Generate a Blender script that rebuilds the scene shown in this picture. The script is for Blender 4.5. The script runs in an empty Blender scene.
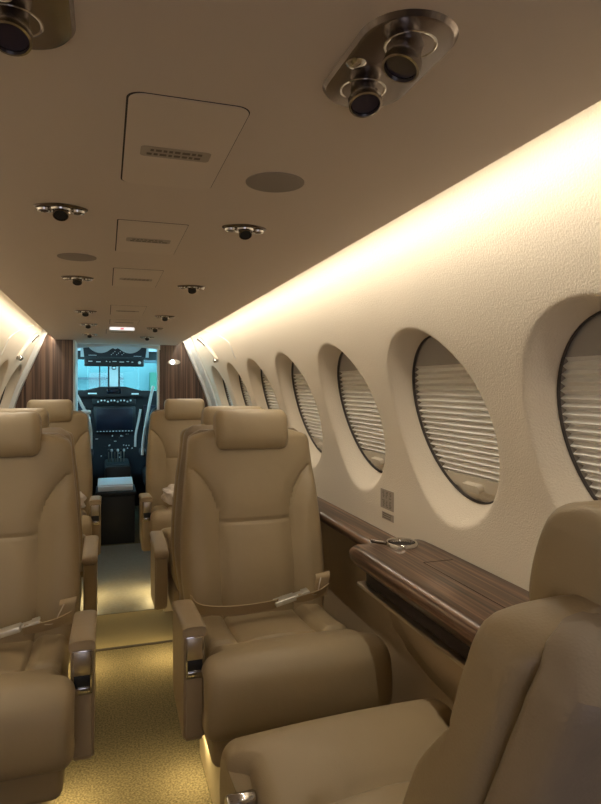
import bpy, bmesh, math, random
from mathutils import Vector, Matrix
random.seed(7)
C = bpy.context.scene.collection
PI = math.pi
# ------------------------------------------------------------------ materials
def new_mat(name):
    m = bpy.data.materials.new(name); m.use_nodes = True
    nt = m.node_tree; b = nt.nodes['Principled BSDF']
    return m, nt, b
def mat(name, col, rough=.5, metal=0, bump=0, bscale=200, spec=.5, vary=0, emis=None, estr=0, coat=0, bdist=.002):
    m, nt, b = new_mat(name)
    b.inputs['Base Color'].default_value = (*col, 1)
    b.inputs['Roughness'].default_value = rough
    b.inputs['Metallic'].default_value = metal
    b.inputs['Specular IOR Level'].default_value = spec
    b.inputs['Coat Weight'].default_value = coat
    if emis:
        b.inputs['Emission Color'].default_value = (*emis, 1); b.inputs['Emission Strength'].default_value = estr
    if bump or vary:
        tc = nt.nodes.new('ShaderNodeTexCoord'); n = nt.nodes.new('ShaderNodeTexNoise')
        n.inputs['Scale'].default_value = bscale; n.inputs['Detail'].default_value = 4
        nt.links.new(tc.outputs['Object'], n.inputs['Vector'])
        if bump:
            bp = nt.nodes.new('ShaderNodeBump'); bp.inputs['Strength'].default_value = bump
            bp.inputs['Distance'].default_value = bdist
            nt.links.new(n.outputs['Fac'], bp.inputs['Height']); nt.links.new(bp.outputs['Normal'], b.inputs['Normal'])
        if vary:
            mx = nt.nodes.new('ShaderNodeMix'); mx.data_type = 'RGBA'
            mx.inputs['A'].default_value = (*[c*(1-vary) for c in col], 1)
            mx.inputs['B'].default_value = (*[min(1, c*(1+vary)) for c in col], 1)
            r = nt.nodes.new('ShaderNodeMapRange'); r.inputs['From Min'].default_value = .35; r.inputs['From Max'].default_value = .65
            nt.links.new(n.outputs['Fac'], r.inputs['Value'])
            nt.links.new(r.outputs['Result'], mx.inputs['Factor']); nt.links.new(mx.outputs['Result'], b.inputs['Base Color'])
    return m
def wood(name, scale, c0, c1, c2, rough, coat=.0):
    m, nt, b = new_mat(name)
    tc = nt.nodes.new('ShaderNodeTexCoord'); mp = nt.nodes.new('ShaderNodeMapping'); mp.inputs['Scale'].default_value = scale
    n = nt.nodes.new('ShaderNodeTexNoise'); n.inputs['Scale'].default_value = 1; n.inputs['Detail'].default_value = 5; n.inputs['Distortion'].default_value = .3
    cr = nt.nodes.new('ShaderNodeValToRGB'); e = cr.color_ramp.elements
    e[0].position = .35; e[0].color = (*c0, 1); e[1].position = .66; e[1].color = (*c2, 1)
    k = e.new(.5); k.color = (*c1, 1)
    nt.links.new(tc.outputs['Object'], mp.inputs['Vector']); nt.links.new(mp.outputs['Vector'], n.inputs['Vector'])
    nt.links.new(n.outputs['Fac'], cr.inputs['Fac']); nt.links.new(cr.outputs['Color'], b.inputs['Base Color'])
    b.inputs['Roughness'].default_value = rough; b.inputs['Coat Weight'].default_value = coat; b.inputs['Coat Roughness'].default_value = .08
    return m
def leather(name, col):
    m, nt, b = new_mat(name)
    tc = nt.nodes.new('ShaderNodeTexCoord')
    n = nt.nodes.new('ShaderNodeTexNoise'); n.inputs['Scale'].default_value = 5; n.inputs['Detail'].default_value = 3
    v = nt.nodes.new('ShaderNodeTexVoronoi'); v.inputs['Scale'].default_value = 420
    w = nt.nodes.new('ShaderNodeTexNoise'); w.inputs['Scale'].default_value = 14; w.inputs['Detail'].default_value = 2
    for k in (n, v, w): nt.links.new(tc.outputs['Object'], k.inputs['Vector'])
    mx = nt.nodes.new('ShaderNodeMix'); mx.data_type = 'RGBA'
    mx.inputs['A'].default_value = (*[c*.93 for c in col], 1); mx.inputs['B'].default_value = (*[c*1.06 for c in col], 1)
    nt.links.new(n.outputs['Fac'], mx.inputs['Factor']); nt.links.new(mx.outputs['Result'], b.inputs['Base Color'])
    b1 = nt.nodes.new('ShaderNodeBump'); b1.inputs['Strength'].default_value = .25; b1.inputs['Distance'].default_value = .0006
    b2 = nt.nodes.new('ShaderNodeBump'); b2.inputs['Strength'].default_value = .35; b2.inputs['Distance'].default_value = .006
    nt.links.new(v.outputs['Distance'], b1.inputs['Height']); nt.links.new(w.outputs['Fac'], b2.inputs['Height'])
    nt.links.new(b2.outputs['Normal'], b1.inputs['Normal']); nt.links.new(b1.outputs['Normal'], b.inputs['Normal'])
    b.inputs['Roughness'].default_value = .42; b.inputs['Specular IOR Level'].default_value = .45
    return m
M = {}
M['leather'] = leather('tan_leather', (.38, .30, .185))
M['arm'] = leather('arm_leather', (.405, .32, .21))
M['shell'] = leather('shaded_shell_leather', (.33, .27, .20))  # tan leather dulled: shade on the seat rear put into the colour
M['webbing'] = mat('belt_webbing', (.47, .37, .23), .7, bump=.4, bscale=600)
M['wall'] = mat('wall_fabric', (.80, .72, .60), .8, bump=.7, bscale=290, spec=.25, bdist=.0023)
M['wall_low'] = mat('lower_panel_leather', (.46, .36, .235), .55, bump=.15, bscale=150)
M['wall_smooth'] = mat('smooth_fairing', (.78, .76, .72), .4)
M['ceiling'] = mat('ceiling_suede', (.66, .57, .49), .75, bump=.08, bscale=300, spec=.2)
M['hatch'] = mat('ceiling_hatch', (.68, .59, .505), .7, spec=.25)
M['gap'] = mat('dark_gap', (.03, .022, .018), .8)
M['placard'] = mat('placard_grey', (.40, .34, .28), .6)
M['print'] = mat('placard_print', (.17, .14, .11), .7)
M['speaker'] = mat('speaker_cloth', (.30, .255, .22), .85)
M['chrome'] = mat('chrome', (.62, .60, .58), .16, 1)
M['darkchrome'] = mat('dark_nickel', (.27, .235, .22), .2, 1)
M['nozzle'] = mat('nozzle_metal', (.46, .43, .41), .22, 1)
M['satin'] = mat('satin_metal', (.62, .56, .48), .33, 1)
M['silver'] = mat('silver_buckle', (.80, .78, .72), .38, .75)
M['black'] = mat('black_plastic', (.012, .013, .016), .45)
M['blackgloss'] = mat('black_gloss', (.006, .008, .014), .12)
M['lens'] = mat('lens', (.05, .04, .06), .1)
M['carpet'] = mat('aisle_carpet', (.15, .126, .078), .95, bump=1.0, bscale=170, spec=.1, vary=.38, bdist=.006)
M['carpet2'] = mat('lit_carpet', (.25, .21, .125), .95, bump=.4, bscale=260, spec=.1, vary=.1, bdist=.003)  # lighter carpet strip, with lamp light on the floor put into its colour
M['runner'] = mat('floor_runner', (.20, .19, .165), .5, bump=.1, bscale=60, vary=.08)
M['sill'] = mat('sill_metal', (.42, .36, .25), .4, .4)
M['walnut_v'] = wood('walnut_panel', (95, 95, 1.2), (.035, .018, .013), (.085, .045, .03), (.19, .115, .075), .3, .3)
M['walnut_y'] = wood('walnut_ledge', (110, 2.2, 110), (.022, .010, .006), (.085, .043, .025), (.24, .14, .085), .3, .25)
M['pleat'] = mat('shade_pleats', (.92, .91, .88), .75)
def translucent(m, col, f):
    nt = m.node_tree; b = nt.nodes['Principled BSDF']; out = nt.nodes['Material Output']
    t = nt.nodes.new('ShaderNodeBsdfTranslucent'); t.inputs['Color'].default_value = (*col, 1)
    mx = nt.nodes.new('ShaderNodeMixShader'); mx.inputs[0].default_value = f
    nt.links.new(b.outputs[0], mx.inputs[1]); nt.links.new(t.outputs[0], mx.inputs[2]); nt.links.new(mx.outputs[0], out.inputs[0])
translucent(M['pleat'], (.95, .68, .5), .03)
M['headrail'] = mat('shade_headrail', (.42, .40, .38), .6)
M['tab'] = mat('shade_tab', (.66, .60, .50), .4)
M['gasket'] = mat('window_gasket', (.06, .05, .045), .5)
M['sleeve'] = mat('window_sleeve', (.32, .28, .23), .6)
M['pedestal'] = mat('pedestal_cover', (.60, .52, .38), .5)
M['white'] = mat('white_trim', (.72, .74, .74), .4)
M['cloth'] = mat('white_wrap', (.75, .69, .64), .35, bump=.6, bscale=60, bdist=.01)
M['blue_white'] = mat('cockpit_liner', (.62, .68, .70), .45)
M['panelgrey'] = mat('instrument_grey', (.012, .015, .022), .5)
M['screen'] = mat('display_glass', (.004, .007, .02), .35)
M['mark'] = mat('white_marking', (.85, .9, .92), .5)
M['box'] = mat('paper_box', (.74, .78, .86), .5)
M['led'] = mat('led_strip', (.9, .85, .7), .5, emis=(1, .82, .55), estr=3)
M['floorled'] = mat('floor_lamp_lens', (.9, .8, .5), .5, emis=(1, .78, .36), estr=2)
M['sign'] = mat('lit_sign_face', (.8, .78, .78), .5, emis=(1, .97, .97), estr=.9)
M['signred'] = mat('lit_sign_red', (.7, .2, .2), .5, emis=(1, .3, .35), estr=.5)
M['maplight'] = mat('map_light_lens', (.9, .95, .95), .4, emis=(.8, 1, 1), estr=3)
M['hangar'] = mat('hangar_sheet', (.055, .125, .14), .7)
M['hangardark'] = mat('hangar_steel', (.015, .035, .05), .7)
M['hangargreen'] = mat('hangar_green', (.008, .075, .05), .7)
M['apron'] = mat('hangar_floor', (.72, .76, .8), .6)
M['hangarwhite'] = mat('hangar_white', (.19, .20, .20), .7)
M['hull'] = mat('hull_outer', (.5, .5, .5), .6)
def glass_mat(name, col):
    m, nt, b = new_mat(name); nt.nodes.remove(b)
    out = nt.nodes['Material Output']
    t = nt.nodes.new('ShaderNodeBsdfTransparent'); t.inputs['Color'].default_value = (*col, 1)
    g = nt.nodes.new('ShaderNodeBsdfGlossy'); g.inputs['Roughness'].default_value = .02
    mx = nt.nodes.new('ShaderNodeMixShader'); mx.inputs[0].default_value = .06
    nt.links.new(t.outputs[0], mx.inputs[1]); nt.links.new(g.outputs[0], mx.inputs[2]); nt.links.new(mx.outputs[0], out.inputs[0])
    return m
M['glass'] = glass_mat('tinted_glass', (.75, .97, 1.0)); M['cabin_glass'] = glass_mat('daylight_dimming_pane', (.3, .24, .19))  # cabin pane tint set to cut and warm daylight leaking past the shades
# ------------------------------------------------------------------ helpers
def obj(name, bm, m, parent=None, smooth=True, mats=None):
    me = bpy.data.meshes.new(name)
    bmesh.ops.recalc_face_normals(bm, faces=bm.faces)
    bm.to_mesh(me); bm.free()
    for k in (mats or [m]): me.materials.append(k)
    if smooth:
        for p in me.polygons: p.use_smooth = True
        try: me.set_sharp_from_angle(angle=math.radians(38))
        except Exception: pass
    o = bpy.data.objects.new(name, me); C.objects.link(o)
    if parent: o.parent = parent
    return o
def thing(name, label, cat, loc=(0, 0, 0), rotz=0, group=None):
    o = bpy.data.objects.new(name, None); C.objects.link(o)
    o.location = loc; o.rotation_euler = (0, 0, rotz); o.empty_display_size = .05
    return tag(o, label, cat, group)
def tag(o, label, cat, group=None):
    o['label'] = label; o['category'] = cat
    if group: o['group'] = group
    return o
def struct(name, bm, m, parent=None, smooth=True, mats=None):
    o = obj(name, bm, m, parent, smooth, mats)
    if parent is None: o['kind'] = 'structure'
    return o
def dup(root, loc, rotz, label=None, group=None):
    r = root.copy(); C.objects.link(r); r.location = loc; r.rotation_euler = (0, 0, rotz)
    if label: r['label'] = label
    if group: r['group'] = group
    def rec(src, dst):
        for ch in list(src.children):
            if ch.name not in C.objects: continue
            c = ch.copy(); C.objects.link(c); c.parent = dst; rec(ch, c)
    rec(root, r)
    return r
def box(bm, c, s, bev=0, seg=2, rot=None):
    r = bmesh.ops.create_cube(bm, size=1)
    vs = r['verts']
    bmesh.ops.scale(bm, vec=s, verts=vs)
    if bev:
        es = list({e for v in vs for e in v.link_edges})
        rr = bmesh.ops.bevel(bm, geom=es, offset=bev, segments=seg, profile=.5, affect='EDGES')
        vs = list({v for f in rr['faces'] for v in f.verts} | {v for v in vs if v.is_valid})
    if rot is not None: bmesh.ops.rotate(bm, cent=(0, 0, 0), matrix=rot, verts=vs)
    bmesh.ops.translate(bm, vec=c, verts=vs)
    return vs
def bx(c, s, bev=0, seg=2, rot=None):
    bm = bmesh.new(); box(bm, c, s, bev, seg, rot); return bm
def bx2(a, b, bev=0):   # min corner, max corner
    return bx([(a[i]+b[i])/2 for i in range(3)], [b[i]-a[i] for i in range(3)], bev)
def lathe(bm, prof, c=(0, 0, 0), n=32, mtx=None):   # prof [(r,z)]
    mtx = mtx or Matrix.Identity(3); c = Vector(c); rings = []
    for r, z in prof:
        if r < 1e-6: rings.append([bm.verts.new(c+mtx @ Vector((0, 0, z)))])
        else: rings.append([bm.verts.new(c+mtx @ Vector((r*math.cos(2*PI*i/n), r*math.sin(2*PI*i/n), z))) for i in range(n)])
    for a, b in zip(rings, rings[1:]):
        for i in range(n):
            j = (i+1) % n
            q = [a[i % len(a)], a[j % len(a)], b[j % len(b)], b[i % len(b)]]
            q = list(dict.fromkeys(q))
            if len(q) > 2: bm.faces.new(q)
    return bm
def loft(bm, rings, closed=True, cap=True):
    R = [[bm.verts.new(p) for p in r] for r in rings]
    n = len(R[0])
    for a, b in zip(R, R[1:]):
        for i in range(n if closed else n-1):
            j = (i+1) % n; bm.faces.new((a[i], a[j], b[j], b[i]))
    if cap and closed:
        for r in (R[0], R[-1]):
            cen = bm.verts.new(sum((v.co for v in r), Vector())/n)
            for i in range(n): bm.faces.new((r[i], r[(i+1) % n], cen))
    return R
def catmull(pts, n, closed=False):
    P = [Vector(p) for p in pts]; out = []; m = len(P)
    rng = m if closed else m-1
    for i in range(rng):
        p0 = P[(i-1) % m] if closed or i > 0 else P[0]*2-P[1]
        p1 = P[i]; p2 = P[(i+1) % m]
        p3 = P[(i+2) % m] if closed or i+2 < m else P[-1]*2-P[-2]
        for k in range(n):
            t = k/n
            out.append(.5*((2*p1)+(p2-p0)*t+(2*p0-5*p1+4*p2-p3)*t*t+(3*p1-p0-3*p2+p3)*t**3))
    if not closed: out.append(P[-1].copy())
    return out
def resample(pts, n, closed=False):
    P = list(pts)+([pts[0]] if closed else [])
    L = [0]
    for a, b in zip(P, P[1:]): L.append(L[-1]+(b-a).length)
    out = []; k = 0
    for i in range(n):
        d = L[-1]*i/(n if closed else n-1)
        while k < len(L)-2 and L[k+1] < d: k += 1
        t = (d-L[k])/max(1e-9, L[k+1]-L[k]); out.append(P[k].lerp(P[k+1], min(1, t)))
    return out
def tube(bm, pts, r, n=10, flat=None):   # flat=(w,t): ribbon cross-section, w along given side vector
    P = [Vector(p) for p in pts]; rings = []
    up = Vector((0, 0, 1))
    for i, p in enumerate(P):
        t = (P[min(i+1, len(P)-1)]-P[max(i-1, 0)]).normalized()
        a = t.cross(up)
        if a.length < 1e-4: a = t.cross(Vector((0, 1, 0)))
        a.normalize(); b = a.cross(t)
        if flat: ra, rb = flat
        else: ra = rb = r
        rings.append([p+a*ra*math.cos(2*PI*k/n)+b*rb*math.sin(2*PI*k/n) for k in range(n)])
    loft(bm, rings); return bm
def offset_loop(loop, d):   # loop of 2D Vectors, CCW -> inward offset by d
    n = len(loop); out = []
    for i in range(n):
        t = (loop[(i+1) % n]-loop[i-1]).normalized()
        nrm = Vector((-t.y, t.x)); out.append(loop[i]+nrm*d)
    return out
def smoothstep(a, b, x):
    t = max(0, min(1, (x-a)/(b-a))); return t*t*(3-2*t)
def seg_dist(px, pz, poly):
    best = 9
    for (ax, az), (bx_, bz) in zip(poly, poly[1:]):
        dx, dz = bx_-ax, bz-az; t = max(0, min(1, ((px-ax)*dx+(pz-az)*dz)/(dx*dx+dz*dz)))
        d = math.hypot(px-ax-t*dx, pz-az-t*dz)
        if d < best: best = d
    return best
def rrect_loop(w, h, r, k=6):
    L = []
    for cx, cy, a0 in ((w/2-r, -h/2+r, -90), (w/2-r, h/2-r, 0), (-w/2+r, h/2-r, 90), (-w/2+r, -h/2+r, 180)):
        for i in range(k+1):
            a = math.radians(a0+90*i/k); L.append(Vector((cx+r*math.cos(a), cy+r*math.sin(a))))
    return L
def plate(bm, loop, z0, z1, frame=None):    # extrude loop of 2D Vectors; frame(x,y,z)->Vector
    frame = frame or (lambda x, y, z: Vector((x, y, z)))
    a = [bm.verts.new(frame(p.x, p.y, z0)) for p in loop]; b = [bm.verts.new(frame(p.x, p.y, z1)) for p in loop]
    bm.faces.new(a); bm.faces.new(b); n = len(a)
    for i in range(n): bm.faces.new((a[i], a[(i+1) % n], b[(i+1) % n], b[i]))
    return bm
# ------------------------------------------------------------------ cabin shell
CEIL = 1.43
Y0, Y1 = -1.22, 4.5
prof_pts = [(.56, 0, 0), (.61, .2, 0), (.655, .4, 0), (.68, .6, 0), (.686, .75, 0), (.684, .88, 0), (.661, 1.0, 0), (.623, 1.12, 0),
            (.577, 1.23, 0), (.535, 1.33, 0), (.502, 1.41, 0), (.474, 1.475, 0), (.40, 1.54, 0), (.2, 1.56, 0), (0, 1.565, 0)]
PR = resample(catmull(prof_pts, 20), 500)
SL = [0]
for a, b in zip(PR, PR[1:]): SL.append(SL[-1]+(b-a).length)
STOT = SL[-1]
def prof(s):
    t = max(0, min(STOT, s))/STOT*499; i = min(498, int(t)); return PR[i].lerp(PR[i+1], t-i)
def s_of_z(z):
    for i, p in enumerate(PR):
        if p.y >= z: return SL[i]
def wall_x(z): return prof(s_of_z(z)).x
ZC = 1.034; SC = s_of_z(ZC); RO, RG, DEP, HC = .215, .181, .050, .2645
RAT = 1.145; HS = .29
PITCH = .529; WY = [.712+PITCH*k for k in range(-3, 7)]
Tn = (prof(SC+.01)-prof(SC-.01)).normalized(); Nn = Vector((Tn.y, -Tn.x, 0))    # outward
GC = prof(SC)+Nn*DEP
YSEAM = WY[-1]+HC
def build_wall(side):
    bm = bmesh.new()
    def v3(p, y): return Vector((side*p.x, y, p.y))
    def strip(y0, y1, s0, s1, ny, ns, mi=0):
        g = [[bm.verts.new(v3(prof(s0+(s1-s0)*j/ns), y0+(y1-y0)*i/ny)) for j in range(ns+1)] for i in range(ny+1)]
        for i in range(ny):
            for j in range(ns):
                f = bm.faces.new((g[i][j], g[i+1][j], g[i+1][j+1], g[i][j+1])); f.material_index = mi
    sled = s_of_z(.69)
    strip(Y0, Y1, 0, sled, 4, 24, 1)
    strip(Y0, Y1, sled, SC-HS, 4, 10, 0)
    strip(Y0, Y1, SC+HS, STOT, 4, 40, 0)
    strip(YSEAM, Y1, SC-HS, SC+HS, 3, 32, 0)
    strip(Y0, WY[0]-HC, SC-HS, SC+HS, 1, 32, 0)
    N = 112
    for yc in WY:
        rings = []
        for k in range(7):
            ring = []
            for i in range(N):
                a = 2*PI*i/N + PI/4; c, s = math.cos(a), math.sin(a); m = max(abs(c), abs(s))
                q = k/6; by, bs = HC/m*c, HS/m*s; oy, os_ = RO*c, RO*RAT*s
                ring.append(v3(prof(SC+bs+(os_-bs)*q), yc+by+(oy-by)*q))
            rings.append(ring)
        for k in range(1, 13):
            u = k/12; r = RO-(RO-RG)*u; kk = 1/(.45**2+.9*.55); d = kk*u*u if u < .45 else kk*(.2025+.9*(u-.45)); ring = []
            for i in range(N):
                a = 2*PI*i/N + PI/4; c, s = math.cos(a), math.sin(a)
                rs = r*RAT*(1-.012*(1-u)); sp = prof(SC+rs*s); pp = GC+Tn*(rs*s)
                ring.append(v3(sp.lerp(pp, d), yc+r*c))
            rings.append(ring)
        R = [[bm.verts.new(p) for p in r] for r in rings]
        for a, b in zip(R, R[1:]):
            for i in range(N):
                j = (i+1) % N; bm.faces.new((a[i], a[j], b[j], b[i]))
    bmesh.ops.remove_doubles(bm, verts=bm.verts, dist=.0004)
    o = struct('wall_right' if side > 0 else 'wall_left', bm, None, mats=[M['wall'], M['wall_low']])
    return o
build_wall(1); build_wall(-1)

# window frame of reference
def wpt(side, yc, a, b, c):     # a along +y, b up the wall, c outward
    p = GC+Tn*(b*RAT)+Nn*c; return Vector((side*p.x, yc+a, p.y))
def seg_face(side, yc, v0, v1, R, c, n=24):     # a slice of the disc between heights v0..v1, as a closed slab
    bm = bmesh.new(); rows = []
    for k in range(n+1):
        v = v0+(v1-v0)*k/n; h = math.sqrt(max(0, R*R-v*v)); rows.append((v, h))
    for cc in (c, c+.004):
        pass
    left = [(-h, v) for v, h in rows]; right = [(h, v) for v, h in rows]
    loop = [Vector(p) for p in right]+[Vector(p) for p in reversed(left)]
    L = []
    for p in loop:
        if not L or (p-L[-1]).length > 1e-5: L.append(p)
    plate(bm, L, c, c+.003, frame=lambda x, y, z: wpt(side, yc, x, y, z))
    return bm
names = {}
idx = 1
order = {9: 'nearest the cockpit', 8: 'second back from the cockpit', 7: 'third back from the cockpit', 6: 'fourth back from the cockpit, over the long ledge',
         5: 'just past the club seat headrest', 4: 'above the walnut side table and its cup holder', 3: 'at the right edge, over the foreground seat', 2: 'behind the foreground seat', 1: 'second from the rear bulkhead', 0: 'nearest the rear bulkhead'}
for side in (1, -1):
    for k, yc in enumerate(WY):
        if side == -1 and k < 5: pass
        w = thing('window_%d' % idx, '', ''); del w['label']; del w['category']; w['kind'] = 'structure'; idx += 1
        bm = bmesh.new(); n = 80; rings = []
        for i in range(n+1):
            a = 2*PI*i/n; ring = []
            for q in range(8):
                b = 2*PI*q/8; r = RG-.0005+.002*math.cos(b); ring.append(wpt(side, yc, r*math.cos(a), r*math.sin(a), -.001+.004*math.sin(b)))
            rings.append(ring)
        loft(bm, rings, cap=False); obj('window_gasket', bm, M['gasket'], w)
        bm = bmesh.new(); plate(bm, [Vector((.188*math.cos(2*PI*i/48), .188*math.sin(2*PI*i/48))) for i in range(48)], .03, .036, frame=lambda x, y, z: wpt(side, yc, x, y, z))
        obj('pane', bm, M['cabin_glass'], w)
        bm = bmesh.new(); loft(bm, [[wpt(side, yc, r_*math.cos(2*PI*i/64), r_*math.sin(2*PI*i/64), c_) for i in range(64)] for r_, c_ in ((.1815, .0), (.185, .0), (.185, .034), (.1815, .034), (.1815, .0))], cap=False)
        obj('sleeve', bm, M['sleeve'], w)  # added ring that blocks outside light around the shade edge
        sd = 'right' if side > 0 else 'left'
        t = thing('pleated_shade', 'pleated shade in the %s wall window %s' % (sd, order[k]), 'window shade', wpt(side, yc, 0, 0, .004), group='pleated window shades')
        off = wpt(side, yc, 0, 0, .004)
        def part(nm, bm, m):
            bmesh.ops.translate(bm, vec=-off, verts=bm.verts); return obj(nm, bm, m, t)
        R = .1812
        part('headrail', seg_face(side, yc, .116, R-.0005, R, .004), M['headrail'])
        bm = bmesh.new(); pr = None; p_ = .0131; v = .1165; rowi = 0
        prev = None
        while v > -.138:
            h = math.sqrt(max(0, R*R-v*v))
            c = .003 if rowi % 2 == 0 else .015
            row = [bm.verts.new(wpt(side, yc, -h+2*h*q/10, v, c)) for q in range(11)]
            if prev:
                for q in range(10): bm.faces.new((prev[q], prev[q+1], row[q+1], row[q]))
            prev = row; v -= p_*(.30 if rowi % 2 == 1 else .70); rowi += 1
        me = part('pleats', bm, M['pleat']); 
        for p in me.data.polygons: p.use_smooth = False
        part('bottom_rail', seg_face(side, yc, -.155, -.127, R, .002), M['tab'])
        bm = bmesh.new(); plate(bm, rrect_loop(.07, .016, .007), -.014, .002, frame=lambda x, y, z: wpt(side, yc, x, y-.146, z)); part('pull_tab', bm, M['tab'])
        part('lower_stop', seg_face(side, yc, -R+.0005, -.155, R, .006), M['wall'])
# floor
struct('floor', bx2((-.62, Y0, -.03), (.62, 6.2, 0)), M['carpet'], smooth=False)
struct('trim_1', bx2((-.24, 2.72, 0), (.24, 3.12, .004), .001), M['carpet2'])
tag(obj('floor_runner', bx2((-.235, 3.13, .0), (.235, 4.47, .003), .001), M['runner']), 'grey protective runner on the aisle floor before the cockpit', 'runner')
struct('trim_2', bx2((-.24, 2.705, 0), (.24, 2.72, .006), .002), M['gap'])
# ceiling slab with lit coves
bm = bmesh.new()
sec = [(-.406, 1.433), (-.403, 1.429), (-.38, CEIL-.001), (-.2, CEIL), (0, CEIL), (.2, CEIL), (.38, CEIL-.001), (.403, 1.429), (.406, 1.433), (.404, 1.47), (-.404, 1.47)]
loft(bm, [[Vector((x, y, z)) for x, z in sec] for y in (Y0, 0, 1.5, 3, 4.3, Y1-.001)])
struct('ceiling', bm, M['ceiling'])
for i, s in enumerate((1, -1)):
    tag(obj('light_strip', bx2((min(s*.4045, s*.4075), .12, 1.4395), (max(s*.4045, s*.4075), Y1-.05, 1.4505)), M['led'], smooth=False),
        'warm cove light strip along the %s edge of the ceiling' % ('right' if s > 0 else 'left'), 'light strip', 'ceiling cove light strips')
# rear bulkhead (behind camera) and front bulkhead
def sect(y0, y1, inner_lo=-9, inner_hi=9, top=1.56):
    pass
def bulk_half(side, xin):
    ss = [STOT*i/120 for i in range(121)]
    pts = [prof(s) for s in ss]
    loop = [Vector((p.x-.004, p.y)) for p in pts if p.x > xin and p.y > 0.0]
    loop = [Vector((xin, 0.001))]+loop+[Vector((xin, 1.56))]
    bm = bmesh.new(); plate(bm, loop, Y1, Y1+.03, frame=lambda x, y, z: Vector((side*x, z, y)))
    return bm
struct('wall_front_right', bulk_half(1, .277), M['walnut_v'], smooth=False)
o = struct('wall_front_left', bulk_half(-1, .293), M['walnut_v'], smooth=False); o.location.y = -.33
struct('wall_front_return', bx2((-.293, 4.17, 0), (-.281, 4.53, 1.428)), M['blue_white'], smooth=False)
bm = bmesh.new(); pts = [prof(STOT*i/100) for i in range(101)]
loop = [Vector((p.x, p.y)) for p in pts]+[Vector((-p.x, p.y)) for p in reversed(pts)][1:]
plate(bm, loop, Y0-.03, Y0, frame=lambda x, y, z: Vector((x, z, y)))
struct('wall_rear', bm, M['wall_low'], smooth=False)
# door frame trims
for i, s in enumerate((1, -1)):
    struct('trim_%d' % (3+i), bx2((min(s*.272, s*.288)-.008, Y1-.012, 0), (max(s*.272, s*.288)-.008, Y1+.035, 1.428), .003), M['blue_white'])
bm = bmesh.new()   # header over the doorway, shallow arch
up = [Vector((-.285+.57*i/24, 1.428)) for i in range(25)]; lo = [Vector((.285-.57*i/24, 1.392+.022*math.sin(PI*i/24)**.6)) for i in range(25)]
plate(bm, up+lo, Y1-.01, Y1+.03, frame=lambda x, y, z: Vector((x, z, y)))
struct('trim_5', bm, M['blue_white'])
# arch fairings hugging the wall at the bulkhead
def arch_band(nm, side, y0, y1, th, m, s0=.55, s1=None, skew=0):
    s1 = s1 or s_of_z(1.50)
    bm = bmesh.new(); rings = []
    for i in range(61):
        s = s0+(s1-s0)*i/60; p = prof(s); t = (prof(s+.01)-prof(s-.01)).normalized(); n = Vector((-t.y, t.x, 0))
        dy = skew*max(0, (i/60-.4))**1.5
        w = y1-y0; ring = []
        for (a, b) in ((0, -.002), (.0, th*.6), (.12, th*.95), (.3, th), (.7, th), (.88, th*.95), (1, th*.6), (1, -.002)):
            q = p+n*b; ring.append(Vector((side*q.x, y0+dy+a*w, q.y)))
        rings.append(ring)
    loft(bm, rings); return struct(nm, bm, m)
arch_band('trim_6', 1, 4.24, 4.50, .014, M['wall_smooth']); arch_band('trim_7', -1, 4.24, 4.50, .014, M['wall_smooth'])
arch_band('trim_8', 1, 4.42, 4.499, .035, M['white']); arch_band('trim_9', -1, 4.10, 4.169, .03, M['white'])
arch_band('trim_10', 1, 3.115, 3.121, .0035, M['wall_smooth'], s0=SC+.255, s1=s_of_z(1.47), skew=1.2)
arch_band('trim_11', -1, 3.115, 3.121, .0035, M['wall_smooth'], s0=SC+.255, s1=s_of_z(1.47), skew=1.2)
# curved grab handles on the wall
for s in (1, -1):
    t = thing('grab_handle', 'curved grab handle with chrome end knob high on the %s wall near the cockpit' % ('right' if s > 0 else 'left'), 'handle', (0, 0, 0), group='wall grab handles')
    def wp(y, z, off=0):
        sz = s_of_z(z); p = prof(sz); tt = (prof(sz+.01)-prof(sz-.01)).normalized(); n = Vector((-tt.y, tt.x, 0)); q = p+n*off
        return Vector((s*q.x, y, q.y))
    path = [(3.93, 1.435), (3.84, 1.415), (3.75, 1.385), (3.68, 1.35), (3.63, 1.315), (3.6, 1.285)]
    bm = bmesh.new(); tube(bm, catmull([wp(y, z, .004) for y, z in path], 8), .016, 12); obj('handle_bezel', bm, M['tab'], t)
    bm = bmesh.new(); tube(bm, catmull([wp(y, z, .014) for y, z in path[:3]], 8), .009, 10); obj('slot', bm, M['gap'], t)
    bm = bmesh.new(); q = wp(3.6, 1.29, .018); lathe(bm, [(0, .016), (.012, .012), (.017, 0), (.012, -.012), (0, -.016)], q, 20); obj('knob', bm, M['chrome'], t)

# ------------------------------------------------------------------ ceiling fittings
def hatch(x0, x1, y0, y1, label, r=.016, text=True):
    t = thing('ceiling_hatch', label, 'ceiling panel', ((x0+x1)/2, (y0+y1)/2, CEIL), group='flush ceiling hatches')
    w, h = x1-x0, y1-y0
    bm = bmesh.new(); plate(bm, rrect_loop(w, h, r), -.0004, .001); obj('seam_gap', bm, M['gap'], t, smooth=False)
    # the lid droops a hair at one side, as in the photo
    bm = bmesh.new(); plate(bm, [p+Vector((.0006, 0)) for p in rrect_loop(w-.0032, h-.0024, r)], -.0012, -.0002); obj('lid', bm, M['hatch'], t, smooth=False)
    if text:
        bm = bmesh.new(); plate(bm, rrect_loop(.088, .034, .006), -.0016, -.0011); pl = obj('placard', bm, M['placard'], t, smooth=False)
        pl.location = (.0, .01, 0)
        bm = bmesh.new()
        for row in range(2):
            x = -.036+.004*row
            while x < .03:
                l = random.uniform(.004, .011); box(bm, (x+l/2, .007-row*.013, -.0017), (l, .0065, .0004)); x += l+.0025
        obj('placard_print', bm, M['print'], pl, smooth=False)
    return t
hatch(-.07, .061, .635, .923, 'largest looking ceiling hatch with rounded corners, nearest the camera')
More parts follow.
